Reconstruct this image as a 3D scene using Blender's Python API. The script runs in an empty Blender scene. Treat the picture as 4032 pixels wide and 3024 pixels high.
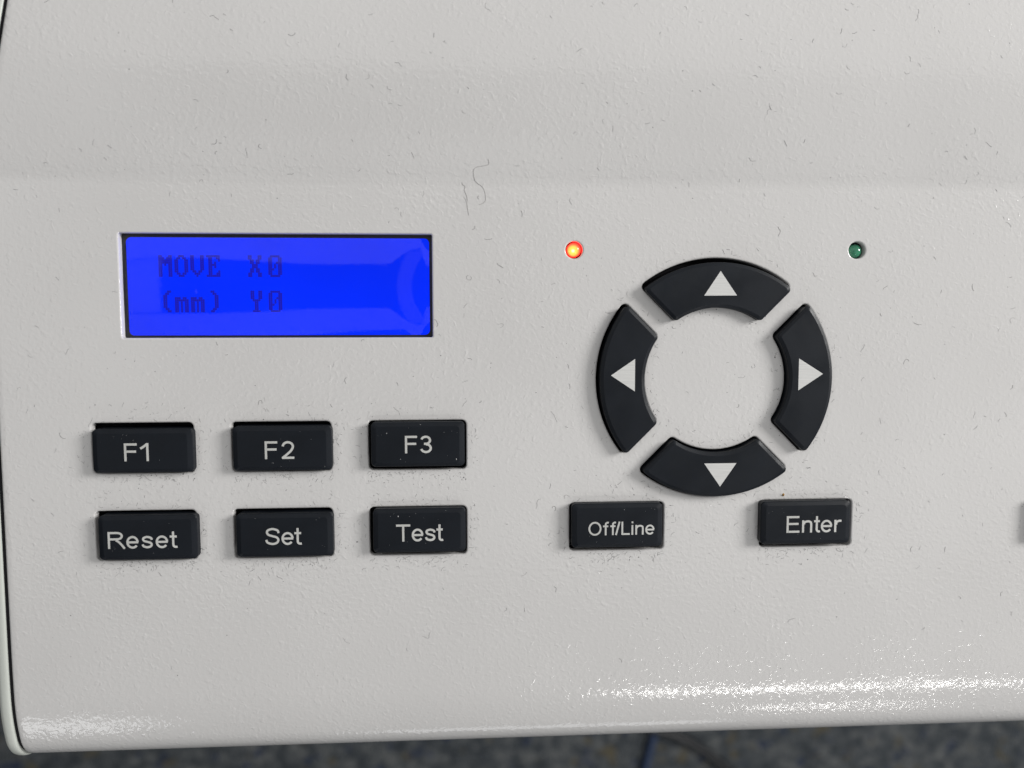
import bpy, bmesh, math, random
from math import radians, sin, cos, pi, sqrt, atan2
from mathutils import Vector
from mathutils.geometry import tessellate_polygon

MM = 0.001
random.seed(7)
scene = bpy.context.scene
C = scene.collection

# ------------------------------------------------------------------ camera
cam_data = bpy.data.cameras.new("camera")
cam_data.sensor_width = 36.0
cam_data.lens = 27.05
cam_data.clip_start = 0.01
cam_data.clip_end = 50.0
cam_data.dof.use_dof = True
cam_data.dof.focus_distance = 0.176
cam_data.dof.aperture_fstop = 10.0
cam = bpy.data.objects.new("camera", cam_data)
cam.location = (-10.0615 * MM, 13.152 * MM, 174.215 * MM)
cam.rotation_euler = (radians(-4.30346), radians(-3.31403), radians(-0.1153))
C.objects.link(cam)
scene.camera = cam

# ------------------------------------------------------------------ world: dim even room light
world = bpy.data.worlds.new("World")
scene.world = world
world.use_nodes = True
bg = world.node_tree.nodes["Background"]
bg.inputs[0].default_value = (0.93, 0.97, 1.0, 1)
bg.inputs[1].default_value = 0.10

# ------------------------------------------------------------------ lamps of the room and an added near light
def area(name, loc, target, sx, sy, radiance, color=(1, 1, 1)):
    d = bpy.data.lights.new(name, 'AREA')
    d.shape = 'RECTANGLE'
    d.size, d.size_y = sx, sy
    d.energy = 1.10 * radiance * pi * sx * sy
    d.color = color
    o = bpy.data.objects.new(name, d)
    o.location = loc
    v = Vector(target) - Vector(loc)
    o.rotation_euler = v.to_track_quat('-Z', 'Y').to_euler()
    C.objects.link(o)
    return o

CEIL = 2.0
def ceiling_panel(name, x0, x1, y0, y1, radiance, color):
    area(name, ((x0 + x1) / 2, (y0 + y1) / 2, CEIL), ((x0 + x1) / 2, (y0 + y1) / 2, 0), x1 - x0, y1 - y0, radiance, color)
ceiling_panel("ceiling_light_back", -2.2, 2.6, 0.48, 2.8, 0.68, (1.0, 0.99, 0.975))
ceiling_panel("ceiling_light_front", -2.2, 2.4, -0.70, -0.22, 0.55, (1.0, 0.99, 0.975))
ceiling_panel("ceiling_light_left", -2.2, -0.95, -0.20, 0.46, 0.55, (0.98, 0.99, 1.0))
ceiling_panel("ceiling_light_right", 0.22, 2.4, -0.20, 0.46, 0.32, (1.0, 0.99, 0.975))
area("added_near_light", (1.36, 0.44, 0.68), (0, 0, 0), 0.5, 0.5, 29.0, (1.0, 0.985, 0.965))  # unseen light added for the falloff across panel and hood
area("ceiling_tube", (1.12, -1.56, 1.95), (1.12, -1.2, 0), 1.3, 0.06, 34.0, (1.0, 0.985, 0.96))
area("ceiling_tube_far", (1.45, -2.5, 1.95), (1.45, -1.6, 0), 0.7, 0.08, 20.0, (1.0, 0.985, 0.96))
area("window_side", (-1.42, -2.1, 1.75), (0, 0, 0), 0.6, 0.4, 3.6, (0.97, 0.985, 1.0))
area("window_front", (0.35, -3.6, 1.2), (0, 0, 0), 1.6, 0.7, 2.0, (0.96, 0.98, 1.0))

vs = scene.view_settings
vs.view_transform = 'Standard'
vs.look = 'None'
vs.exposure = 0.0
vs.gamma = 1.0
vs.use_curve_mapping = False
scene.render.engine = 'CYCLES'
scene.cycles.use_denoising = True
scene.cycles.max_bounces = 8

# ------------------------------------------------------------------ materials
def new_mat(name):
    m = bpy.data.materials.new(name)
    m.use_nodes = True
    nt = m.node_tree
    return m, nt, nt.nodes["Principled BSDF"]

def ramp(nt, stops):
    r = nt.nodes.new("ShaderNodeValToRGB")
    e = r.color_ramp.elements
    while len(e) > 1:
        e.remove(e[-1])
    e[0].position, e[0].color = stops[0][0], (*stops[0][1], 1)
    for p, c in stops[1:]:
        q = e.new(p)
        q.color = (*c, 1)
    return r

def noise(nt, vec, scale, detail=2.0, rough=0.5, dist=0.0):
    n = nt.nodes.new("ShaderNodeTexNoise")
    n.inputs["Scale"].default_value = scale
    n.inputs["Detail"].default_value = detail
    n.inputs["Roughness"].default_value = rough
    n.inputs["Distortion"].default_value = dist
    nt.links.new(vec, n.inputs["Vector"])
    return n

def coords(nt):
    t = nt.nodes.new("ShaderNodeTexCoord")
    return t.outputs["Object"]

def paint(name, col_a, col_b, peel=1.0, rough=0.08):
    m, nt, b = new_mat(name)
    v = coords(nt)
    n1 = noise(nt, v, 28, 3)
    r = ramp(nt, [(0.3, col_a), (0.7, col_b)])
    nt.links.new(n1.outputs[0], r.inputs[0])
    nt.links.new(r.outputs[0], b.inputs["Base Color"])
    n2 = noise(nt, v, 90, 2)
    mr = nt.nodes.new("ShaderNodeMapRange")
    mr.inputs[3].default_value = rough - 0.02
    mr.inputs[4].default_value = rough + 0.05
    nt.links.new(n2.outputs[0], mr.inputs[0])
    nt.links.new(mr.outputs[0], b.inputs["Roughness"])
    # orange peel of the powder coat: two sizes of soft bumps
    na = noise(nt, v, 1080, 1.0, 0.45, 0.25)
    nb = noise(nt, v, 820, 1.0, 0.5, 0.5)
    big = noise(nt, v, 60, 1.0)
    sp = nt.nodes.new("ShaderNodeMapRange"); sp.interpolation_type = 'SMOOTHSTEP'
    sp.inputs[1].default_value = 0.52; sp.inputs[2].default_value = 0.82
    nt.links.new(nb.outputs[0], sp.inputs[0])
    mx = nt.nodes.new("ShaderNodeMath"); mx.operation = 'MULTIPLY_ADD'
    mx.inputs[1].default_value = 0.6
    nt.links.new(sp.outputs[0], mx.inputs[0])
    nt.links.new(na.outputs[0], mx.inputs[2])
    st = nt.nodes.new("ShaderNodeMapRange")
    st.inputs[1].default_value = 0.3; st.inputs[2].default_value = 0.7
    st.inputs[3].default_value = 0.65; st.inputs[4].default_value = 1.25
    nt.links.new(big.outputs[0], st.inputs[0])
    mm = nt.nodes.new("ShaderNodeMath"); mm.operation = 'MULTIPLY'
    nt.links.new(mx.outputs[0], mm.inputs[0]); nt.links.new(st.outputs[0], mm.inputs[1])
    bp = nt.nodes.new("ShaderNodeBump")
    bp.inputs["Strength"].default_value = 1.0
    bp.inputs["Distance"].default_value = 0.00005 * peel
    nt.links.new(mm.outputs[0], bp.inputs["Height"])
    nt.links.new(bp.outputs[0], b.inputs["Normal"])
    return m

M = {}
M['paint'] = paint("textured_paint", (0.612, 0.602, 0.594), (0.636, 0.626, 0.618))
M['end_paint'] = paint("end_panel_paint", (0.50, 0.525, 0.485), (0.55, 0.57, 0.53), peel=0.35, rough=0.38)

def plastic(name, col, rough, spec=0.5, fine=0.00001, scale=2500):
    m, nt, b = new_mat(name)
    v = coords(nt)
    n = noise(nt, v, 160, 4, 0.6)
    r = ramp(nt, [(0.3, tuple(c * 0.85 for c in col)), (0.7, tuple(c * 1.15 for c in col))])
    nt.links.new(n.outputs[0], r.inputs[0])
    nt.links.new(r.outputs[0], b.inputs["Base Color"])
    b.inputs["Roughness"].default_value = rough
    b.inputs["Specular IOR Level"].default_value = spec
    n2 = noise(nt, v, scale, 2)
    bp = nt.nodes.new("ShaderNodeBump")
    bp.inputs["Distance"].default_value = fine
    nt.links.new(n2.outputs[0], bp.inputs["Height"])
    nt.links.new(bp.outputs[0], b.inputs["Normal"])
    return m

M['key'] = plastic("key_plastic", (0.0042, 0.0064, 0.0105), 0.42, 0.26)
nt = M['key'].node_tree; b = nt.nodes["Principled BSDF"]     # finger-worn sheen
n = noise(nt, coords(nt), 130, 3, 0.6)
mr = nt.nodes.new("ShaderNodeMapRange")
mr.inputs[1].default_value = 0.3; mr.inputs[2].default_value = 0.7
mr.inputs[3].default_value = 0.34; mr.inputs[4].default_value = 0.56
nt.links.new(n.outputs[0], mr.inputs[0]); nt.links.new(mr.outputs[0], b.inputs["Roughness"])
M['bezel'] = plastic("bezel_black", (0.018, 0.018, 0.022), 0.45, 0.4)
M['dark'] = plastic("inner_dark", (0.012, 0.012, 0.014), 0.8, 0.2)
M['legend'] = plastic("legend_ink", (0.54, 0.54, 0.52), 0.6, 0.3, scale=4000)

# arrow ink: faint brushed streaks
m, nt, b = new_mat("arrow_ink")
v = coords(nt)
mp = nt.nodes.new("ShaderNodeMapping")
mp.inputs["Scale"].default_value = (150, 2600, 1)
nt.links.new(v, mp.inputs[0])
n = noise(nt, mp.outputs[0], 1.0, 2)
r = ramp(nt, [(0.25, (0.56, 0.56, 0.55)), (0.75, (0.67, 0.67, 0.655))])
nt.links.new(n.outputs[0], r.inputs[0]); nt.links.new(r.outputs[0], b.inputs["Base Color"])
b.inputs["Roughness"].default_value = 0.5
M['arrow'] = m

def emissive(name, col, strength, base=(0.0, 0.0, 0.0)):
    m, nt, b = new_mat(name)
    b.inputs["Base Color"].default_value = (*base, 1)
    b.inputs["Roughness"].default_value = 0.6
    b.inputs["Specular IOR Level"].default_value = 0.0
    b.inputs["Emission Color"].default_value = (*col, 1)
    b.inputs["Emission Strength"].default_value = strength
    return m
M['screen'] = emissive("lcd_backlight_blue", (0.0, 0.024, 1.0), 1.05)
nt = M['screen'].node_tree; b = nt.nodes["Principled BSDF"]
n = noise(nt, coords(nt), 22, 2)
mr = nt.nodes.new("ShaderNodeMapRange")
mr.inputs[1].default_value = 0.3; mr.inputs[2].default_value = 0.7
mr.inputs[3].default_value = 0.88; mr.inputs[4].default_value = 1.2
nt.links.new(n.outputs[0], mr.inputs[0]); nt.links.new(mr.outputs[0], b.inputs["Emission Strength"])
M['dots'] = emissive("lcd_dots", (0.012, 0.009, 0.38), 1.0)

# clear film over the display: reflects the room, lets the screen through
m, nt, b = new_mat("clear_film")
out = nt.nodes["Material Output"]
nt.nodes.remove(b)
fr = nt.nodes.new("ShaderNodeFresnel"); fr.inputs[0].default_value = 1.5
tr = nt.nodes.new("ShaderNodeBsdfTransparent")
gl = nt.nodes.new("ShaderNodeBsdfGlossy"); gl.inputs["Roughness"].default_value = 0.06
ms = nt.nodes.new("ShaderNodeMixShader")
nt.links.new(fr.outputs[0], ms.inputs[0]); nt.links.new(tr.outputs[0], ms.inputs[1])
nt.links.new(gl.outputs[0], ms.inputs[2]); nt.links.new(ms.outputs[0], out.inputs[0])
M['film'] = m

# lit lamp: hot die inside an orange lens
m, nt, b = new_mat("lit_red_lens")
v = coords(nt)
vm = nt.nodes.new("ShaderNodeVectorMath"); vm.operation = 'DISTANCE'
vm.inputs[1].default_value = (-0.0004, -0.0004, 0.0002)
nt.links.new(v, vm.inputs[0])
mr = nt.nodes.new("ShaderNodeMapRange")
mr.inputs[1].default_value = 0.0; mr.inputs[2].default_value = 0.0026
nt.links.new(vm.outputs["Value"], mr.inputs[0])
r = ramp(nt, [(0.0, (1.6, 1.6, 1.3)), (0.13, (1.5, 1.4, 0.8)), (0.22, (1.3, 0.95, 0.14)), (0.42, (1.2, 0.75, 0.10)), (0.56, (1.5, 0.34, 0.10)), (0.70, (3.2, 0.12, 0.06)), (1.0, (4.5, 0.03, 0.03))])
nt.links.new(mr.outputs[0], r.inputs[0])
b.inputs["Base Color"].default_value = (0.25, 0.02, 0.015, 1)
b.inputs["Roughness"].default_value = 0.12
nt.links.new(r.outputs[0], b.inputs["Emission Color"])
b.inputs["Emission Strength"].default_value = 1.0
M['led_red'] = m

m, nt, b = new_mat("unlit_green_lens")
v = coords(nt)
n = noise(nt, v, 500, 2)
r = ramp(nt, [(0.3, (0.03, 0.15, 0.085)), (0.7, (0.06, 0.27, 0.16))])
nt.links.new(n.outputs[0], r.inputs[0]); nt.links.new(r.outputs[0], b.inputs["Base Color"])
b.inputs["Roughness"].default_value = 0.07
b.inputs["Subsurface Weight"].default_value = 0.4
b.inputs["Subsurface Radius"].default_value = (0.3, 1.0, 0.5)
b.inputs["Subsurface Scale"].default_value = 0.001
M['led_green'] = m

# carpet: mottled navy-grey loop pile with tan and blue flecks
m, nt, b = new_mat("carpet")
v = coords(nt)
n1 = noise(nt, v, 70, 3, 0.6)
r1 = ramp(nt, [(0.30, (0.034, 0.040, 0.047)), (0.5, (0.070, 0.078, 0.085)), (0.70, (0.15, 0.155, 0.155))])
nt.links.new(n1.outputs[0], r1.inputs[0])
n2 = noise(nt, v, 45, 1.5)
r2 = ramp(nt, [(0.63, (0, 0, 0)), (0.70, (1, 1, 1))])
nt.links.new(n2.outputs[0], r2.inputs[0])
mx = nt.nodes.new("ShaderNodeMix"); mx.data_type = 'RGBA'
nt.links.new(r2.outputs[0], mx.inputs[0]); nt.links.new(r1.outputs[0], mx.inputs[6])
mx.inputs[7].default_value = (0.10, 0.09, 0.065, 1)
mp = nt.nodes.new("ShaderNodeMapping"); mp.inputs["Location"].default_value = (3.1, 7.7, 1.3)
nt.links.new(v, mp.inputs[0])
n3 = noise(nt, mp.outputs[0], 40, 1.5)
r3 = ramp(nt, [(0.61, (0, 0, 0)), (0.68, (1, 1, 1))])
nt.links.new(n3.outputs[0], r3.inputs[0])
mx2 = nt.nodes.new("ShaderNodeMix"); mx2.data_type = 'RGBA'
nt.links.new(r3.outputs[0], mx2.inputs[0]); nt.links.new(mx.outputs[2], mx2.inputs[6])
mx2.inputs[7].default_value = (0.035, 0.045, 0.075, 1)
nt.links.new(mx2.outputs[2], b.inputs["Base Color"])
b.inputs["Roughness"].default_value = 0.95
b.inputs["Specular IOR Level"].default_value = 0.1
n4 = noise(nt, v, 240, 2)
bp = nt.nodes.new("ShaderNodeBump"); bp.inputs["Distance"].default_value = 0.006
nt.links.new(n4.outputs[0], bp.inputs["Height"]); nt.links.new(bp.outputs[0], b.inputs["Normal"])
M['carpet'] = m
M['blue_cable'] = plastic("blue_cable_jacket", (0.018, 0.036, 0.085), 0.6)
M['black_cable'] = plastic("black_cable_jacket", (0.008, 0.009, 0.011), 0.5)
M['lint'] = plastic("lint_grey", (0.19, 0.19, 0.19), 0.9, 0.1)
M['hair'] = plastic("hair_grey", (0.32, 0.31, 0.30), 0.8, 0.2)
M['pale_dust'] = plastic("pale_dust", (0.5, 0.5, 0.5), 0.9, 0.1)
M['crumb'] = plastic("amber_crumb", (0.42, 0.22, 0.035), 0.5)

# ------------------------------------------------------------------ helpers
def link(name, verts, faces, mat, parent=None, smooth=None, sharp=None, loc=(0, 0, 0)):
    """verts in millimetres"""
    me = bpy.data.meshes.new(name)
    me.from_pydata([(x * MM, y * MM, z * MM) for x, y, z in verts], [], faces)
    if smooth is True:
        for p in me.polygons: p.use_smooth = True
    elif smooth:
        for p, s in zip(me.polygons, smooth): p.use_smooth = s
    if sharp is not None:
        me.set_sharp_from_angle(angle=radians(sharp))
    me.materials.append(mat)
    me.validate()
    o = bpy.data.objects.new(name, me)
    o.location = tuple(c * MM for c in loc)
    C.objects.link(o)
    if parent: o.parent = parent
    return o

def tag(o, label, cat=None, group=None, kind=None):
    if label: o["label"] = label
    if cat: o["category"] = cat
    if group: o["group"] = group
    if kind: o["kind"] = kind
    return o

def rrect(cx, cy, w, h, r, n=6):
    pts = []
    for qx, qy, a0 in ((1, -1, -90), (1, 1, 0), (-1, 1, 90), (-1, -1, 180)):
        for i in range(n + 1):
            a = radians(a0 + 90 * i / n)
            pts.append((cx + qx * (w / 2 - r) + r * cos(a), cy + qy * (h / 2 - r) + r * sin(a)))
    return pts

def circle(cx, cy, r, n=32):
    return [(cx + r * cos(2 * pi * i / n), cy + r * sin(2 * pi * i / n)) for i in range(n)]

def fillet(pts, rad, n=6):
    """round the four corners of a polygon whose corners are flagged"""
    out = []
    N = len(pts)
    for i, (x, y, c) in enumerate(pts):
        if not c:
            out.append((x, y)); continue
        p = Vector((x, y)); a = Vector(pts[i - 1][:2]); b2 = Vector(pts[(i + 1) % N][:2])
        u = (a - p).normalized(); w = (b2 - p).normalized()
        ang = u.angle(w); t = rad / math.tan(ang / 2)
        cen = p + (u + w).normalized() * rad / sin(ang / 2)
        s = p + u * t - cen; e = p + w * t - cen
        a0 = atan2(s.y, s.x); a1 = atan2(e.y, e.x)
        d = (a1 - a0 + pi) % (2 * pi) - pi
        for k in range(n + 1):
            q = a0 + d * k / n
            out.append((cen.x + rad * cos(q), cen.y + rad * sin(q)))
    return out

def sector(cx, cy, R, r, half_gap, rot, rad=1.15):
    """a quarter of a ring, its straight ends lying half_gap from the diagonals"""
    # built for the top quarter, then rotated; CCW
    ao = pi / 4 + math.asin(half_gap / R); ai = pi / 4 + math.asin(half_gap / r)
    pts = []
    n = 26
    dl = rad * 1.5 / R; di = rad * 1.5 / r
    def P(rr, a): return (rr * cos(a), rr * sin(a))
    pts.append((*P(R, ao), True))
    for i in range(n + 1):
        pts.append((*P(R, ao + dl + (pi - 2 * ao - 2 * dl) * i / n), False))
    pts.append((*P(R, pi - ao), True))
    pts.append((*P(r, pi - ai), True))
    for i in range(n + 1):
        pts.append((*P(r, pi - ai - di - (pi - 2 * ai - 2 * di) * i / n), False))
    pts.append((*P(r, ai), True))
    f = fillet(pts, rad)
    c, s = cos(rot), sin(rot)
    return [(cx + x * c - y * s, cy + x * s + y * c) for x, y in f]

def offset(pts, d):
    """move a CCW outline outward by d"""
    out = []
    N = len(pts)
    for i in range(N):
        a = Vector(pts[i - 1]); p = Vector(pts[i]); b2 = Vector(pts[(i + 1) % N])
        e1 = (p - a).normalized(); e2 = (b2 - p).normalized()
        n1 = Vector((e1.y, -e1.x)); n2 = Vector((e2.y, -e2.x))
        m_ = (n1 + n2)
        m_ /= max(0.3, 1 + n1.dot(n2))
        out.append((p.x + m_.x * d, p.y + m_.y * d))
    return out

def loft(rings, cap_top=True, cap_bottom=False):
    """rings: list of equal-length lists of (x,y,z)"""
    V, F = [], []
    n = len(rings[0])
    for r_ in rings: V += r_
    for k in range(len(rings) - 1):
        for i in range(n):
            j = (i + 1) % n
            F.append((k * n + i, k * n + j, (k + 1) * n + j, (k + 1) * n + i))
    if cap_top: F.append(tuple((len(rings) - 1) * n + i for i in range(n)))
    if cap_bottom: F.append(tuple(reversed(range(n))))
    return V, F

def tube(pts, rad, sides=6, z0=None):
    """tube along a 3-D polyline (mm)"""
    V, F = [], []
    P = [Vector(p) for p in pts]
    for i, p in enumerate(P):
        t = (P[min(i + 1, len(P) - 1)] - P[max(i - 1, 0)]).normalized()
        up = Vector((0, 0, 1))
        s = t.cross(up)
        s = s.normalized() if s.length > 1e-6 else Vector((1, 0, 0))
        u = s.cross(t).normalized()
        rr = rad[i] if isinstance(rad, (list, tuple)) else rad
        for k in range(sides):
            a = 2 * pi * k / sides
            V.append(tuple(p + s * rr * cos(a) + u * rr * sin(a)))
    for i in range(len(P) - 1):
        for k in range(sides):
            k2 = (k + 1) % sides
            F.append((i * sides + k, i * sides + k2, (i + 1) * sides + k2, (i + 1) * sides + k))
    F.append(tuple(reversed(range(sides))))
    F.append(tuple((len(P) - 1) * sides + k for k in range(sides)))
    return V, F

def smooth_path(pts, n=6):
    P = [Vector(p) for p in pts]
    out = []
    for i in range(len(P) - 1):
        p0, p1, p2, p3 = P[max(i - 1, 0)], P[i], P[i + 1], P[min(i + 2, len(P) - 1)]
        for k in range(n):
            t = k / n
            out.append(0.5 * ((2 * p1) + (p2 - p0) * t + (2 * p0 - 5 * p1 + 4 * p2 - p3) * t * t + (3 * p1 - p0 - 3 * p2 + p3) * t ** 3))
    out.append(P[-1])
    return out

# ------------------------------------------------------------------ floor
floor = link("carpet_floor", [(-3000, -3000, -750), (3000, -3000, -750), (3000, 3000, -750), (-3000, 3000, -750)], [(0, 1, 2, 3)], M['carpet'])
tag(floor, "dark mottled navy grey carpet floor far below the console", kind="structure")

# ------------------------------------------------------------------ console
root = bpy.data.objects.new("control_console", None)
C.objects.link(root)
tag(root, "off white textured machine console with black keys and a blue lit display", "control panel")

FLAT_Y0, FLAT_Y1 = -57.0, 43.4       # front and back end of the flat panel
XL, XR = -113.1, 320.0
BOT = -75.0

def hood_slope(u):
    if u < 0.8: return 0.0
    if u < 2.6: return 0.26 * (u - 0.8) / 1.8
    if u < 22.6: return 0.26 - 0.0085 * (u - 2.6)
    if u < 55: return 0.09 - 0.0150 * (u - 22.6)
    return 0.09 - 0.0150 * 32.4 - 0.04 * (u - 55)

prof = []          # (y, z, tilt) from back to front; tilt>0 leans to the front
u, z = 0.0, 0.0
hood = []
while u < 95:
    hood.append((FLAT_Y1 + u, z, math.atan(hood_slope(u))))
    st = 0.4 if u < 5 else 2.5
    z += 0.5 * (hood_slope(u) + hood_slope(u + st)) * st
    u += st
def surf_z(y):
    for a, b2 in zip(prof, prof[1:]):
        if b2[0] <= y <= a[0] and abs(a[2]) < 1.2:
            return a[1] + (b2[1] - a[1]) * (y - a[0]) / min(-1e-6, b2[0] - a[0])
    return 0.0
back_end = hood[-1]
prof += [(back_end[0] + 1.5, BOT, -pi / 2), (back_end[0] + 1.5, back_end[1] - 2.5, -pi / 2)]
prof += list(reversed(hood))
prof.append((FLAT_Y0, 0.0, 0.0))
n_flat = len(prof) - 2               # segment n_flat..n_flat+1 is the flat panel
NOSE_Y = FLAT_Y0 - 1.0
prof.append((NOSE_Y, 0.0, 0.0))
py_, pz_, t0 = NOSE_Y, 0.0, 0.0
for rad_, t1, n_ in ((420.0, radians(1.75), 6), (46.0, radians(15), 12), (9.0, radians(90), 14)):
    for i in range(1, n_ + 1):
        t = t0 + (t1 - t0) * i / n_
        prof.append((py_ - rad_ * (sin(t) - sin(t0)), pz_ - rad_ * (cos(t0) - cos(t)), t))
    py_, pz_, t0 = prof[-1]
prof.append((prof[-1][0], BOT, pi / 2))

def taper(y):
    q = max(0.0, y - 46)
    return 9.8 * (1 - math.exp(-(q / 24) ** 1.5))

# outlines cut through the flat panel
COLS = (-82.3, -51.95, -21.55)
ROWS = (-13.75, -33.55)
key_specs = [  # legend, hole centre, cap centre, ink base line, cap height, glyphs
    ("F1", (COLS[0], ROWS[0]), (-81.55, -14.10), -16.33, 3.98, [('F', -85.45, 2.77), ('1', -82.0, 1.81)]),
    ("F2", (COLS[1], ROWS[0]), (-51.31, -13.90), -16.2, 3.98, [('F', -55.08, 2.77), ('2', -51.38, 2.72)]),
    ("F3", (COLS[2], ROWS[0]), (-21.31, -13.29), -15.26, 3.95, [('F', -24.18, 2.71), ('3', -20.8, 2.63)]),
    ("Reset", (COLS[0], ROWS[1]), (-81.15, -33.51), -35.86, 3.8, [('R', -89.72, 3.83), ('e', -85.74, 2.68), ('s', -82.46, 2.47), ('e', -79.4, 2.72), ('t', -76.33, 1.63)]),
    ("Set", (COLS[1], ROWS[1]), (-51.25, -33.50), -35.65, 3.9, [('S', -55.49, 3.2), ('e', -51.91, 2.7), ('t', -49.05, 1.6)]),
    ("Test", (COLS[2], ROWS[1]), (-21.16, -32.96), -35.39, 3.93, [('T', -26.41, 3.2), ('e', -22.91, 2.64), ('s', -19.94, 2.41), ('t', -17.33, 1.49)]),
    ("Off/Line", (24.3, -33.3), (24.05, -32.59), -34.76, 3.1, [('O', 17.34, 3.0), ('f', 20.7, 1.31), ('f', 22.38, 1.29), ('/', 23.52, 1.19), ('L', 24.97, 1.94), ('i', 27.25, 0.52), ('n', 28.2, 1.93), ('e', 30.51, 2.14)]),
    ("Enter", (69.3, -33.3), (68.40, -32.66), -34.97, 3.95, [('E', 63.75, 3.08), ('n', 67.43, 2.42), ('t', 70.27, 1.45), ('e', 71.91, 2.72), ('r', 75.12, 1.69)]),
    ("", (135.0, -33.3), (135.0, -33.2), 0, 0, []),
]
RING_C = (46.8, 1.0)
RING_R, RING_r, RING_GAP = 27.55, 16.55, 2.45
LED_POS = {'red': (14.1, 30.25), 'green': (79.75, 30.42)}
LCD = (-51.88, 22.14, 68.05, 22.92)

holes = []
for nm, hc, *_ in key_specs:
    holes.append((rrect(hc[0], hc[1], 22.1, 11.25, 1.0), 1.9))
ring_outlines = {}
RING_ROT = {"up": 0, "left": pi / 2, "down": pi, "right": -pi / 2}
for nm, rot in RING_ROT.items():
    ring_outlines[nm] = sector(*RING_C, RING_R, RING_r, RING_GAP, rot)
    holes.append((ring_outlines[nm], 1.9))
for c in LED_POS.values():
    holes.append((circle(c[0], c[1], 1.95), 2.6))
holes.append((rrect(*LCD, 0.35, 3), 1.7))

V, F, S = [], [], []
# lateral steps of the shell (x, depth below the skin)
lat = [(XR, 0.0), (XL + 1.6, 0.0), (XL + 0.55, 0.0), (XL + 0.2, 0.09), (XL + 0.04, 0.3), (XL, 0.6), (XL, 12.0)]
def shell_point(i, j):
    py, pz, t = prof[i]
    x, d = lat[j]
    ny, nz = -sin(t), cos(t)
    if j > 0: x += taper(py) if py > 46 else 0
    return (x, py - ny * d, pz - nz * d)
nl = len(lat)
for i in range(len(prof)):
    for j in range(nl): V.append(shell_point(i, j))
for i in range(len(prof) - 1):
    for j in range(nl - 1):
        if i == n_flat and j == 0: continue
        F.append((i * nl + j, i * nl + j + 1, (i + 1) * nl + j + 1, (i + 1) * nl + j)); S.append(True)
# right end and underside
base_i = len(V)
F.append(tuple(i * nl for i in range(len(prof)))); S.append(False)
F.append((0, (len(prof) - 1) * nl, (len(prof) - 1) * nl + nl - 2, nl - 2)); S.append(False)
# flat panel with its openings
loops = [[(XL + 1.6, FLAT_Y0), (XR, FLAT_Y0), (XR, FLAT_Y1), (XL + 1.6, FLAT_Y1)]]
loops += [list(reversed(offset(h, 0.38))) for h, _ in holes]
flat_pts = [p for l in loops for p in l]
tris = tessellate_polygon([[Vector((x, y_, 0)) for x, y_ in l] for l in loops])
b0 = len(V)
V += [(x, y_, 0.0) for x, y_ in flat_pts]
for t in tris:
    a, b2, c = [Vector(flat_pts[k]) for k in t]
    tt = t if (b2 - a).cross(c - a) > 0 else (t[0], t[2], t[1])
    F.append(tuple(b0 + k for k in tt)); S.append(False)
# rolled lips of the openings
for h, depth in holes:
    steps = [(0.38, 0.0), (0.2, -0.03), (0.07, -0.12), (0.0, -0.3), (0.0, -depth)]
    b0 = len(V); n = len(h)
    for d, zz in steps:
        V += [(x, y_, zz) for x, y_ in offset(h, d)]
    for k in range(len(steps) - 1):
        for i in range(n):
            j = (i + 1) % n
            F.append((b0 + k * n + i, b0 + k * n + j, b0 + (k + 1) * n + j, b0 + (k + 1) * n + i)); S.append(True)
housing = link("housing", V, F, M['paint'], root, smooth=S, sharp=40)
tag(housing, "off white housing with orange peel paint and a rounded front edge")

# dark plate added so the openings look shaded inside
bp_v, bp_f = loft([[(x, y_, -6.0) for x, y_ in rrect(0, -2, 200, 90, 2)], [(x, y_, -4.2) for x, y_ in rrect(0, -2, 200, 90, 2)]], True, True)
link("shade_backing", bp_v, bp_f, M['dark'], root)

# black strip added as shade in the gap between housing and end panel
V, F = [], []
for i in range(len(prof)):
    py, pz, t = prof[i]
    for x, d in ((XL - 0.01, 6.0), (XL - 0.01, 0.62), (XL - 0.85, 0.62), (XL - 0.85, 6.0)):
        V.append((x + taper(py), py + sin(t) * d, pz - cos(t) * d))
for i in range(len(prof) - 1):
    for j in range(3):
        F.append((i * 4 + j, i * 4 + j + 1, (i + 1) * 4 + j + 1, (i + 1) * 4 + j))
link("gap_shade_strip", V, F, M['dark'], root, smooth=True, sharp=40)

# end panel at the left, a plate with a rounded rim behind a narrow gap
lat2 = [(-113.95, 12.0), (-113.95, 0.75), (-114.05, 0.5), (-114.35, 0.3), (-114.8, 0.22), (-115.6, 0.24), (-116.2, 0.42), (-116.65, 0.85), (-116.85, 1.5), (-116.85, 12.0)]
V, F = [], []
n2 = len(lat2)
for i in range(len(prof)):
    py, pz, t = prof[i]
    for x, d in lat2:
        d -= 0.7 * max(0.0, sin(t))
        V.append((x + taper(py), py + sin(t) * d, pz - cos(t) * d))
for i in range(len(prof) - 1):
    for j in range(n2 - 1):
        F.append((i * n2 + j, i * n2 + j + 1, (i + 1) * n2 + j + 1, (i + 1) * n2 + j))
F.append(tuple(i * n2 + n2 - 1 for i in range(len(prof))))
ep = link("end_panel", V, F, M['end_paint'], root, smooth=True, sharp=50)
tag(ep, "pale grey green end panel with rounded rim along the left side")

# ------------------------------------------------------------------ legends: drawn as strokes of even width
def ellipse(cx, cy, rx, ry, a0, a1, n=20):
    return [(cx + rx * cos(radians(a0 + (a1 - a0) * i / n)), cy + ry * sin(radians(a0 + (a1 - a0) * i / n))) for i in range(n + 1)]

def spline(pts, n=5):
    return [(p.x, p.y) for p in smooth_path([(x, y_, 0) for x, y_ in pts], n)]

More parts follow.
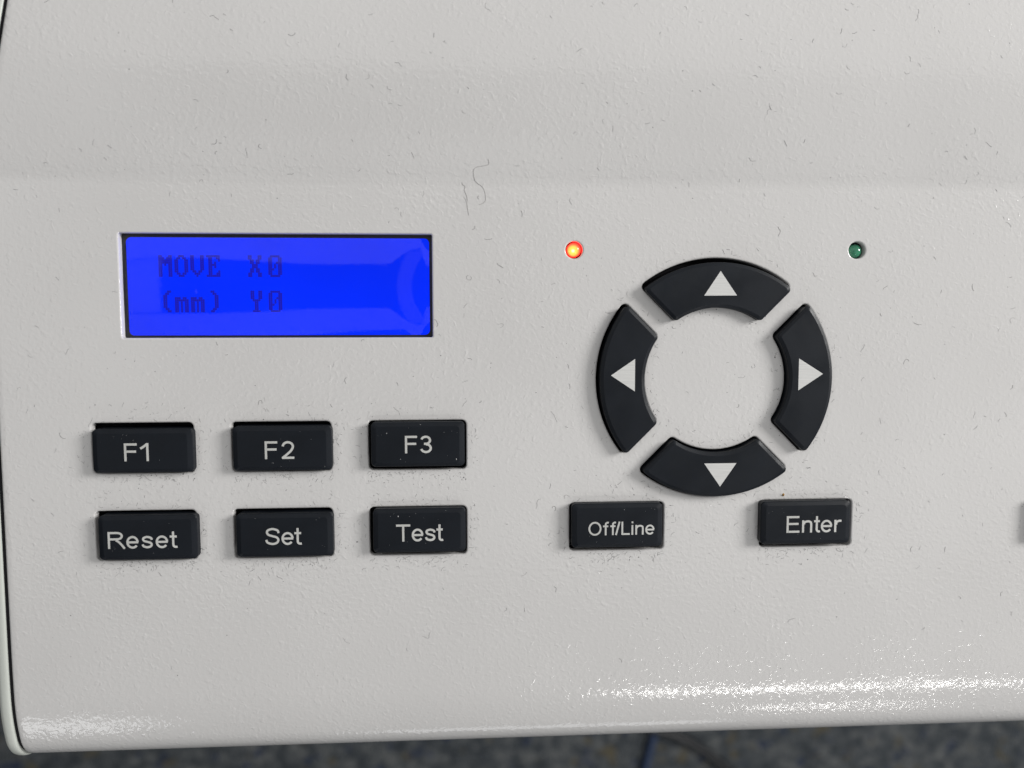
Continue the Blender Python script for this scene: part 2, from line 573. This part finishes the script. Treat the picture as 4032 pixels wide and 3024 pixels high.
def glyph(ch, W, w):
    s = w / 2
    X = 0.735
    if ch == 'F': return [[(s, 0), (s, 1)], [(w * 0.9, 1 - s), (W, 1 - s)], [(w * 0.9, 0.54), (W * 0.93, 0.54)]]
    if ch == 'E': return [[(s, 0), (s, 1)], [(w * 0.9, 1 - s), (W * 0.97, 1 - s)], [(w * 0.9, 0.53), (W * 0.92, 0.53)], [(w * 0.9, s), (W, s)]]
    if ch == 'L': return [[(s, 0), (s, 1)], [(w * 0.9, s), (W, s)]]
    if ch == 'T': return [[(0, 1 - s), (W, 1 - s)], [(W / 2, 0), (W / 2, 1 - w * 0.9)]]
    if ch == 'i': return [[(W / 2, 0), (W / 2, X)], [(W / 2, 0.87), (W / 2, 1.0)]]
    if ch == '/': return [[(s * 0.9, 0), (W - s * 0.9, 1.0)]]
    if ch == '1': return [[(W - s, 0), (W - s, 1)], spline([(0.01, 0.70), (W * 0.40, 0.80), (W - s * 1.2, 0.96)])]
    if ch == '2':
        a = ellipse(W / 2, 0.70, W / 2 - s, 0.30 - s, 178, -20, 16)
        return [a + spline([a[-1], (W * 0.72, 0.44), (W * 0.36, 0.22), (s * 1.3, w * 0.75)])[1:], [(0, s), (W, s)]]
    if ch == '3':
        return [ellipse(W * 0.48, 0.735, W * 0.46 - s, 0.265 - s, 165, -88, 18), ellipse(W / 2, 0.285, W / 2 - s, 0.285 - s, 92, -168, 20), [(W * 0.33, 0.535), (W * 0.52, 0.535)]]
    if ch == 'O': return [ellipse(W / 2, 0.5, W / 2 - s, 0.52 - s, 0, 360, 36)]
    if ch == 'e': return [ellipse(W / 2, X / 2, W / 2 - s, X / 2 + 0.01 - s, 2, 322, 30), [(w * 0.8, X / 2), (W - w * 0.2, X / 2)]]
    if ch == 's' or ch == 'S':
        k = 1.0 if ch == 'S' else X
        p = [(0.93, .70), (.86, .86), (.50, .955), (.17, .87), (.11, .73), (.22, .60), (.5, .52), (.80, .435), (.91, .28), (.80, .115), (.49, .045), (.14, .13), (.05, .30)]
        q = s / W
        out_ = []
        for a, b2 in p:
            a = q + (a - .05) / .88 * (1 - 2 * q) if True else a
            b2 = s + (b2 - .045) / .91 * (k - 2 * s)
            out_.append((a * W, b2))
        return [spline(out_, 5)]
    if ch == 't':
        x = W * 0.46
        return [spline([(x, 0.97), (x, 0.6), (x, 0.2), (x + 0.05, 0.085), (W * 0.82, 0.055), (W, 0.07)], 4), [(0, X - s), (x - s * 0.9, X - s)], [(x + s * 0.9, X - s), (W * 0.94, X - s)]]
    if ch == 'f':
        x = W * 0.47
        return [spline([(W, 0.93), (W * 0.78, 0.945), (x + 0.02, 0.87), (x, 0.72), (x, 0.35), (x, 0)], 4), [(0, X - s), (x - s * 0.9, X - s)], [(x + s * 0.9, X - s), (W * 0.92, X - s)]]
    if ch == 'n': return [[(s, 0), (s, X)], spline([(w * 0.9, 0.50), (w * 1.3, 0.62), (W * 0.57, X - s), (W - s * 1.6, 0.62), (W - s, 0.48), (W - s, 0.2), (W - s, 0)], 5)]
    if ch == 'r': return [[(s, 0), (s, X)], spline([(w * 0.9, 0.44), (w * 1.15, 0.60), (W * 0.68, X - s), (W, X - s * 1.1)], 5)]
    if ch == 'R':
        rr = 0.265 - s
        return [[(s, 0), (s, 1)], [(w * 0.9, 1 - s), (W * 0.52, 1 - s)] + ellipse(W * 0.52, 1 - s - rr + 0.015, W * 0.34 - s, rr - 0.015, 88, -88, 14) + [(w * 0.9, 1 - s - 2 * rr + 0.03)],
                spline([(W * 0.45, 0.50), (W * 0.60, 0.41), (W * 0.76, 0.24), (W - s, 0.0)], 5)]
    return []

def ribbon(line, w, zz, V, F):
    n = len(line)
    closed = (Vector(line[0]) - Vector(line[-1])).length < 1e-6
    b0 = len(V)
    for i in range(n):
        p = Vector(line[i])
        a = Vector(line[i - 1]) if i > 0 else (Vector(line[-2]) if closed else None)
        c = Vector(line[i + 1]) if i < n - 1 else (Vector(line[1]) if closed else None)
        e1 = (p - a).normalized() if a is not None else None
        e2 = (c - p).normalized() if c is not None else None
        if e1 is None: e1 = e2
        if e2 is None: e2 = e1
        m_ = Vector((-(e1.y + e2.y), e1.x + e2.x))
        m_ /= max(0.4, 1 + e1.dot(e2))
        V.append((p.x + m_.x * w / 2, p.y + m_.y * w / 2, zz))
        V.append((p.x - m_.x * w / 2, p.y - m_.y * w / 2, zz))
    for i in range(n - 1):
        F.append((b0 + 2 * i, b0 + 2 * i + 1, b0 + 2 * i + 3, b0 + 2 * i + 2))

def text_mesh(glyphs, base, H, zz, cx, cy):
    V, F = [], []
    w = 0.126 if H > 3.5 else 0.13
    lvl = 0
    for ch, x0, W in glyphs:
        for line in glyph(ch, W / H, w):
            tmpV = []
            ribbon(line, w, 0, tmpV, F_ := [])
            b0 = len(V)
            V += [(x0 + a * H - cx, base + b2 * H - cy, zz + lvl * 0.002) for a, b2, _ in tmpV]
            F += [tuple(b0 + k for k in f) for f in F_]
            lvl = (lvl + 1) % 3
    return V, F

# ------------------------------------------------------------------ keys
KEY_H = 2.3
def key_label(nm):
    return {"": "unmarked black key cut off by the right edge"}.get(nm, "black key printed %s" % nm)

CAP = {'F1': (21.5, 9.6), 'F2': (21.6, 9.85), 'Reset': (21.3, 9.95), 'Set': (21.3, 9.75), 'F3': (20.8, 9.95), 'Test': (20.75, 9.95), 'Off/Line': (20.9, 10.15), 'Enter': (21.25, 10.0)}
for nm, hc, cc, base, H, glyphs in key_specs:
    cw, ch_ = CAP.get(nm, (21.1, 10.0))
    capo = rrect(cc[0], cc[1], cw + 0.1, ch_ + 0.1, 1.0)
    plate = rrect(cc[0], cc[1] - 0.05, cw - 2.2, ch_ - 1.7, 0.7)
    capi = rrect(cc[0], cc[1], cw - 0.12, ch_ - 0.12, 0.95)
    rings = [[(x, y_, -3.9) for x, y_ in capo], [(x, y_, KEY_H - 0.5) for x, y_ in capo], [(x, y_, KEY_H - 0.34) for x, y_ in capi],
             [(x, y_, KEY_H - 0.28) for x, y_ in rrect(cc[0], cc[1], cw - 0.4, ch_ - 0.4, 0.9)], [(x, y_, KEY_H) for x, y_ in plate]]
    rings = [[(x - cc[0], y_ - cc[1], zz) for x, y_, zz in r_] for r_ in rings]
    V, F = loft(rings, True, True)
    o = link("button", V, F, M['key'], root, smooth=[True] * (len(F) - 2) + [False] * 2, sharp=9, loc=(cc[0], cc[1], 0))
    tag(o, key_label(nm))
    if glyphs:
        V, F = text_mesh(glyphs, base, H, KEY_H + 0.012, cc[0], cc[1])
        link("legend", V, F, M['legend'], o)

# arrow keys of the ring
RH = 2.2
ring_top = {"up": (0.05, -0.72), "left": (0.22, -0.15), "down": (0.05, -0.05), "right": (-0.15, -0.12)}
tri = {"up": [(47.1, 25.45), (43.4, 19.9), (50.95, 19.95)], "down": [(47.85, -23.85), (51.6, -18.42), (44.05, -18.42)],
       "left": [(22.3, 1.95), (27.78, -1.70), (27.78, 5.68)], "right": [(71.45, 2.05), (65.73, 5.62), (65.73, -1.72)]}
for nm, hole in ring_outlines.items():
    mx_ = sum(p[0] for p in hole) / len(hole); my_ = sum(p[1] for p in hole) / len(hole)
    dx, dy = ring_top[nm]
    def ring(ins, zz, k):
        return [(x + dx * k - mx_, y_ + dy * k - my_, zz) for x, y_ in sector(*RING_C, RING_R - ins, RING_r + ins, RING_GAP + ins, RING_ROT[nm], max(0.4, 1.15 - 0.6 * ins))]
    rings = [ring(0.4, -3.9, 1), ring(0.4, RH - 0.42, 1), ring(0.48, RH - 0.28, 1), ring(0.62, RH - 0.22, 1), ring(1.15, RH, 1)]
    V, F = loft(rings, True, True)
    o = link("arrow_button", V, F, M['key'], root, smooth=[True] * (len(F) - 2) + [False] * 2, sharp=9, loc=(mx_, my_, 0))
    tag(o, "black curved arrow key pointing %s" % nm)
    link("arrow_mark", [(x - mx_, y_ - my_, RH + 0.012) for x, y_ in tri[nm]], [(0, 1, 2)], M['arrow'], o)

# ------------------------------------------------------------------ indicator lamps
def lens(name, label, c, r_, ztop, mat):
    rings = []
    for rr, zz in ((r_, ztop - r_ - 2.2), (r_, ztop - r_ * 0.8)):
        rings.append([(x, y_, zz - ztop) for x, y_ in circle(0, 0, rr, 28)])
    for i in range(1, 9):
        a = radians(90 * i / 9)
        rings.append([(x, y_, -r_ * 0.8 + r_ * 0.8 * sin(a)) for x, y_ in circle(0, 0, r_ * cos(a), 28)])
    V, F = loft(rings, True, True)
    o = link(name, V, F, mat, root, smooth=True, loc=(c[0], c[1], ztop))
    tag(o, label)
    return o
def socket(c, parent_loc, parent, r_):
    V, F = loft([[(x, y_, -1.55) for x, y_ in circle(0, 0, 1.94, 28)], [(x, y_, -1.55) for x, y_ in circle(0, 0, r_ + 0.01, 28)]], False)
    link("collar", [(x + c[0] - parent_loc[0], y_ + c[1] - parent_loc[1], zz - parent_loc[2]) for x, y_, zz in V], F, M['dark'], parent)
lc = (LED_POS['red'][0] + 0.15, LED_POS['red'][1] + 0.15, -0.3)
lo = lens("indicator_light", "glowing orange red round indicator light", lc, 1.62, lc[2], M['led_red'])
socket(LED_POS['red'], lc, lo, 1.62)
gc = (LED_POS['green'][0] + 0.1, LED_POS['green'][1] - 0.15, -0.3)
go = lens("indicator_light", "unlit dark green round indicator light", gc, 1.66, gc[2], M['led_green'])
socket(LED_POS['green'], gc, go, 1.66)

# ------------------------------------------------------------------ display
cx, cy, w_, h_ = LCD
bz_out = rrect(cx, cy, 71, 25.5, 0.4, 6)
bx0, bx1, by0, by1 = -85.1, -18.55, 11.2, 32.85
bz_in = rrect((bx0 + bx1) / 2, (by0 + by1) / 2, bx1 - bx0, by1 - by0, 1.1, 6)
rings = [[(x, y_, -3.0) for x, y_ in bz_out], [(x, y_, -1.75) for x, y_ in bz_out], [(x, y_, -1.75) for x, y_ in offset(bz_in, 0.1)], [(x, y_, -1.82) for x, y_ in bz_in], [(x, y_, -2.4) for x, y_ in bz_in]]
V, F = loft([[(x - cx, y_ - cy, zz) for x, y_, zz in r_] for r_ in rings], False)
disp = link("display", V, F, M['bezel'], root, sharp=30, smooth=True, loc=(cx, cy, 0))
tag(disp, "blue backlit display in a thin black bezel")
SCR_Z = -2.0
scr = link("screen", [(x - cx, y_ - cy, SCR_Z) for x, y_ in ((bx0 - .3, by0 - .3), (bx1 + .3, by0 - .3), (bx1 + .3, by1 + .3), (bx0 - .3, by1 + .3))], [(0, 1, 2, 3)], M['screen'], disp)
tag(scr, "bright blue backlit screen reading MOVE X0 over (mm) Y0")

DOT = {
 'M': "XX...XX XXX.XXX XXXXXXX XXXXXXX XX.X.XX XX...XX XX...XX XX...XX XX...XX XX...XX",
 'O': "..XXX.. .XX.XX. XX...XX XX...XX XX...XX XX...XX XX...XX XX...XX .XX.XX. ..XXX..",
 'V': "XX...XX XX...XX XX...XX XX...XX XX...XX XX...XX XX...XX .XX.XX. ..XXX.. ...X...",
 'E': "XXXXXXX .XX..XX .XX...X .XX.X.. .XXXX.. .XX.X.. .XX.... .XX...X .XX..XX XXXXXXX",
 'X': "XX...XX XX...XX .XX.XX. .XX.XX. ..XXX.. ..XXX.. .XX.XX. .XX.XX. XX...XX XX...XX",
 '0': ".XXXXX. XX...XX XX...XX XX..XXX XX.X.XX XX.X.XX XXX..XX XX...XX XX...XX .XXXXX.",
 '(': "..XX .XX. XX.. XX.. XX.. XX.. XX.. XX.. .XX. ..XX",
 ')': "XX.. .XX. ..XX ..XX ..XX ..XX ..XX ..XX .XX. XX..",
 'm': "....... ....... ....... XXX.XX. XXXXXXX XX.X.XX XX.X.XX XX.X.XX XX.X.XX XX.X.XX",
 'Y': "XX..XX XX..XX XX..XX XX..XX .XXXX. ..XX.. ..XX.. ..XX.. ..XX.. .XXXX.",
}
PX, PY = 0.428, 0.482
for ch, x0, ytop in [('M', -78.32, 29.0), ('O', -74.85, 29.0), ('V', -71.4, 29.0), ('E', -67.9, 29.0), ('X', -58.8, 29.0), ('0', -54.37, 29.0),
                     ('(', -77.5, 21.16), ('m', -75.0, 21.16), ('m', -71.52, 21.16), (')', -67.18, 21.16), ('Y', -58.43, 21.16), ('0', -54.47, 21.16)]:
    V, F = [], []
    for r_, row in enumerate(DOT[ch].split()):
        for c, q in enumerate(row):
            if q != 'X': continue
            xa, ya = x0 + c * PX + 0.02, ytop - r_ * PY - 0.02
            b0 = len(V)
            V += [(xa, ya - PY + 0.04, 0), (xa + PX - 0.04, ya - PY + 0.04, 0), (xa + PX - 0.04, ya, 0), (xa, ya, 0)]
            F.append((b0, b0 + 1, b0 + 2, b0 + 3))
    link("character", [(x - cx, y_ - cy, SCR_Z + 0.02) for x, y_, _ in V], F, M['dots'], disp)

# clear film, slightly domed and wavy
FILM_BUBBLES = [(-0.53, -0.10, 0.42, 0.05), (-0.29, -0.18, 0.26, 0.03), (0.05, 0.26, 0.26, 0.03), (0.05, 0.12, 0.14, 0.015)]
V, F = [], []
nx, ny = 280, 96
fx0, fx1, fy0, fy1 = bx0 - 0.05, bx1 + 0.05, by0 - 0.05, by1 + 0.05
for j in range(ny + 1):
    for i in range(nx + 1):
        s_, t_ = -1 + 2 * i / nx, -1 + 2 * j / ny
        zz = -0.75
        zz -= 0.80 * abs(t_ * (1 + 0.12 * s_)) ** 2.2
        zz -= 0.55 * abs(min(s_, 0)) ** 8
        q = min(1.0, max(0.0, (s_ - 0.16 * t_ * t_ - 0.70) / 0.25))
        zz -= 0.66 * q * q * (3 - 2 * q)
        zz += 0.022 * sin(5.1 * s_ + 1.3 * t_) * cos(2.3 * t_ + 0.7)
        for bx_, by_, br, bh in FILM_BUBBLES:
            q = ((s_ - bx_) * 33.3 / br) ** 2 + ((t_ - by_) * 10.9 / (br * 1.5)) ** 2
            if q < 6: zz += bh * math.exp(-q)
        zz = max(zz, -1.9)
        V.append((fx0 + (fx1 - fx0) * i / nx - cx, fy0 + (fy1 - fy0) * j / ny - cy, zz))
for j in range(ny):
    for i in range(nx):
        a = j * (nx + 1) + i
        F.append((a, a + 1, a + nx + 2, a + nx + 1))
film = link("cover_film", V, F, M['film'], disp, smooth=True)
tag(film, "clear slightly warped glossy film over the screen")

# ------------------------------------------------------------------ cables on the carpet
V, F = tube(smooth_path([(262, -330, -744), (232, -450, -745), (220, -503, -745), (209, -548, -745), (190, -640, -745), (160, -800, -745)]), 5.0, 10)
tag(link("blue_cable", V, F, M['blue_cable'], smooth=True), "thin blue cable lying on the carpet below the front edge", "cable")
V, F = tube(smooth_path([(120, -380, -743), (200, -478, -743), (246, -500, -743), (275, -515, -743), (320, -551, -743), (420, -640, -743), (560, -740, -743)]), 5.5, 10)
tag(link("black_cable", V, F, M['black_cable'], smooth=True), "black cable curving across the carpet beside the blue cable", "cable")

# ------------------------------------------------------------------ lint, hairs and dust lying on the console
def on_skin(pts, lift):
    return [(x, y_, surf_z(y_) + lift) for x, y_ in pts]

h1 = [(-11.03, 45.01), (-10.89, 44.47), (-10.34, 44.07), (-10.53, 43.27), (-10.09, 42.27), (-9.85, 41.06), (-9.98, 40.66), (-9.8, 39.04), (-9.56, 37.83)]
h2 = [(-5.25, 49.9), (-5.05, 48.9), (-5.97, 48.49), (-7.4, 48.32), (-8.38, 47.71), (-8.43, 46.5), (-7.93, 45.1), (-6.4, 43.91), (-5.86, 42.3), (-5.84, 41.09), (-6.32, 40.52), (-7.34, 40.11)]
for pts, lab in ((h1, "thin straight grey hair below the crease, left of the curled hair"), (h2, "thin curled grey hair lying across the crease of the housing")):
    P = smooth_path([(x, y_, 0) for x, y_ in pts], 5)
    V, F = tube(on_skin([(p.x, p.y) for p in P], 0.04), 0.030, 5)
    tag(link("hair", V, F, M['hair'], smooth=True), lab, "hair", "hairs on the console")

V, F = [], []
rects = [(hc[0], hc[1], 22.4, 11.5) for _, hc, *_ in key_specs] + [(cx, cy, 68.2, 23.4)]
def blocked(x, y_):
    for a, b2, ww, hh in rects:
        if abs(x - a) < ww / 2 and abs(y_ - b2) < hh / 2: return True
    d = math.hypot(x - RING_C[0], y_ - RING_C[1])
    if RING_r - 0.4 < d < RING_R + 0.4:
        q = abs(abs(x - RING_C[0]) - abs(y_ - RING_C[1])) / sqrt(2)
        if q > RING_GAP - 0.4: return True
    for c in LED_POS.values():
        if math.hypot(x - c[0], y_ - c[1]) < 2.4: return True
    return False
def fibre(x, y_, L, rad):
    a = random.uniform(0, 2 * pi); curl = random.gauss(0, 0.9)
    n = max(3, int(L / 0.22))
    pts = [(x, y_)]
    for _ in range(n):
        a += curl * L / n + random.gauss(0, 0.35)
        pts.append((pts[-1][0] + cos(a) * L / n, pts[-1][1] + sin(a) * L / n))
    if any(blocked(*p) for p in pts): return
    v, f = tube(on_skin(pts, rad * 0.7), rad, 4)
    b0 = len(V); V.extend(v); F.extend([tuple(b0 + k for k in q) for q in f])
def speck(x, y_, r_):
    if blocked(x, y_): return
    zz = surf_z(y_)
    b0 = len(V)
    a0 = random.uniform(0, 6.28)
    for k in range(5):
        q = a0 + 2 * pi * k / 5; rr = r_ * random.uniform(0.6, 1.1)
        V.append((x + rr * cos(q), y_ + rr * sin(q), zz + 0.005))
    V.append((x, y_, zz + r_ * 0.6))
    for k in range(5): F.append((b0 + k, b0 + (k + 1) % 5, b0 + 5))
for _ in range(500):
    x, y_ = random.uniform(-110, 126), random.uniform(-66, 92)
    if y_ < -45 and random.random() < 0.75: continue
    if x < -40 and random.random() < 0.35: continue
    fibre(x, y_, min(3.4, random.lognormvariate(0.0, 0.5)), random.uniform(0.02, 0.036))
for _ in range(330):
    x, y_ = random.uniform(-110, 126), random.uniform(-72, 92)
    speck(x, y_, random.lognormvariate(-2.5, 0.4))
for hx, hy, ww, hh in rects[:-1]:
    for _ in range(170):
        side = random.random(); e = abs(random.gauss(0, 1.7)) + 0.2
        if side < 0.6: p = (hx + random.uniform(-.5, .5) * ww, hy - hh / 2 - e)
        elif side < 0.75: p = (hx + random.uniform(-.5, .5) * ww, hy + hh / 2 + e)
        elif side < 0.92: p = (hx + ww / 2 + e, hy + random.uniform(-.5, .5) * hh)
        else: p = (hx - ww / 2 - e, hy + random.uniform(-.5, .5) * hh)
        if random.random() < 0.45: fibre(*p, random.uniform(0.35, 1.1), random.uniform(0.016, 0.03))
        else: speck(*p, random.lognormvariate(-2.6, 0.35))
for _ in range(420):
    a = random.uniform(0, 2 * pi)
    d = random.choice((RING_r - 0.5 - abs(random.gauss(0, 1.2)), RING_R + 0.5 + abs(random.gauss(0, 1.3)), random.uniform(RING_r, RING_R)))
    p = (RING_C[0] + d * cos(a), RING_C[1] + d * sin(a))
    if random.random() < 0.4: fibre(*p, random.uniform(0.35, 1.2), random.uniform(0.016, 0.03))
    else: speck(*p, random.lognormvariate(-2.6, 0.35))
lint = link("lint", V, F, M['lint'])
tag(lint, "short grey lint fibres and specks scattered over the housing", "lint", kind="stuff")

V, F = [], []
def pale(x, y_, zz, r_, ax=1.0):
    b0 = len(V); a0 = random.uniform(0, 6.28)
    for k in range(6):
        q = a0 + 2 * pi * k / 6; rr = r_ * random.uniform(0.7, 1.1)
        V.append((x + rr * cos(q), y_ + rr * ax * sin(q), zz))
    V.append((x, y_, zz + r_ * 0.5))
    for k in range(6): F.append((b0 + k, b0 + (k + 1) % 6, b0 + 6))
for x, y_, r_, ax in [(-28.2, -10.7, .10, 1), (-25.2, -16.6, .07, 1), (-12.7, -16.7, .13, 1.5), (-20.7, -8.8, .10, 1), (-15.4, -10.6, .06, 1),
                      (-25.9, -29.6, .14, 1.5), (-29.8, -38.0, .08, 1), (-42.0, -18.0, .06, 1), (25.6, -28.9, .07, 1), (-26.9, -29.0, .05, 1), (-15.2, -28.4, .05, 1), (-22.0, -29.0, .05, 1)]:
    pale(x, y_, KEY_H + 0.01, r_, ax)
for nm, hc, cc, *_ in key_specs[:-1]:
    for _ in range(7):
        pale(cc[0] + random.uniform(-9, 9), cc[1] + random.choice((-1, 1)) * random.uniform(2.0, 4.0), KEY_H + 0.01, random.uniform(.03, .055))
tag(link("dust", V, F, M['pale_dust']), "tiny pale dust specks lying on the black keys", "dust", kind="stuff")

V, F = [], []
for k in range(5):
    V.append((63.75 + 0.32 * cos(k * 1.2566 + .3), -26.5 + 0.42 * sin(k * 1.2566 + .3), 0.0))
V.append((63.75, -26.45, 0.35))
F = [(k, (k + 1) % 5, 5) for k in range(5)]
tag(link("crumb", V, F, M['crumb']), "tiny amber crumb on the housing just above the Enter key", "crumb")
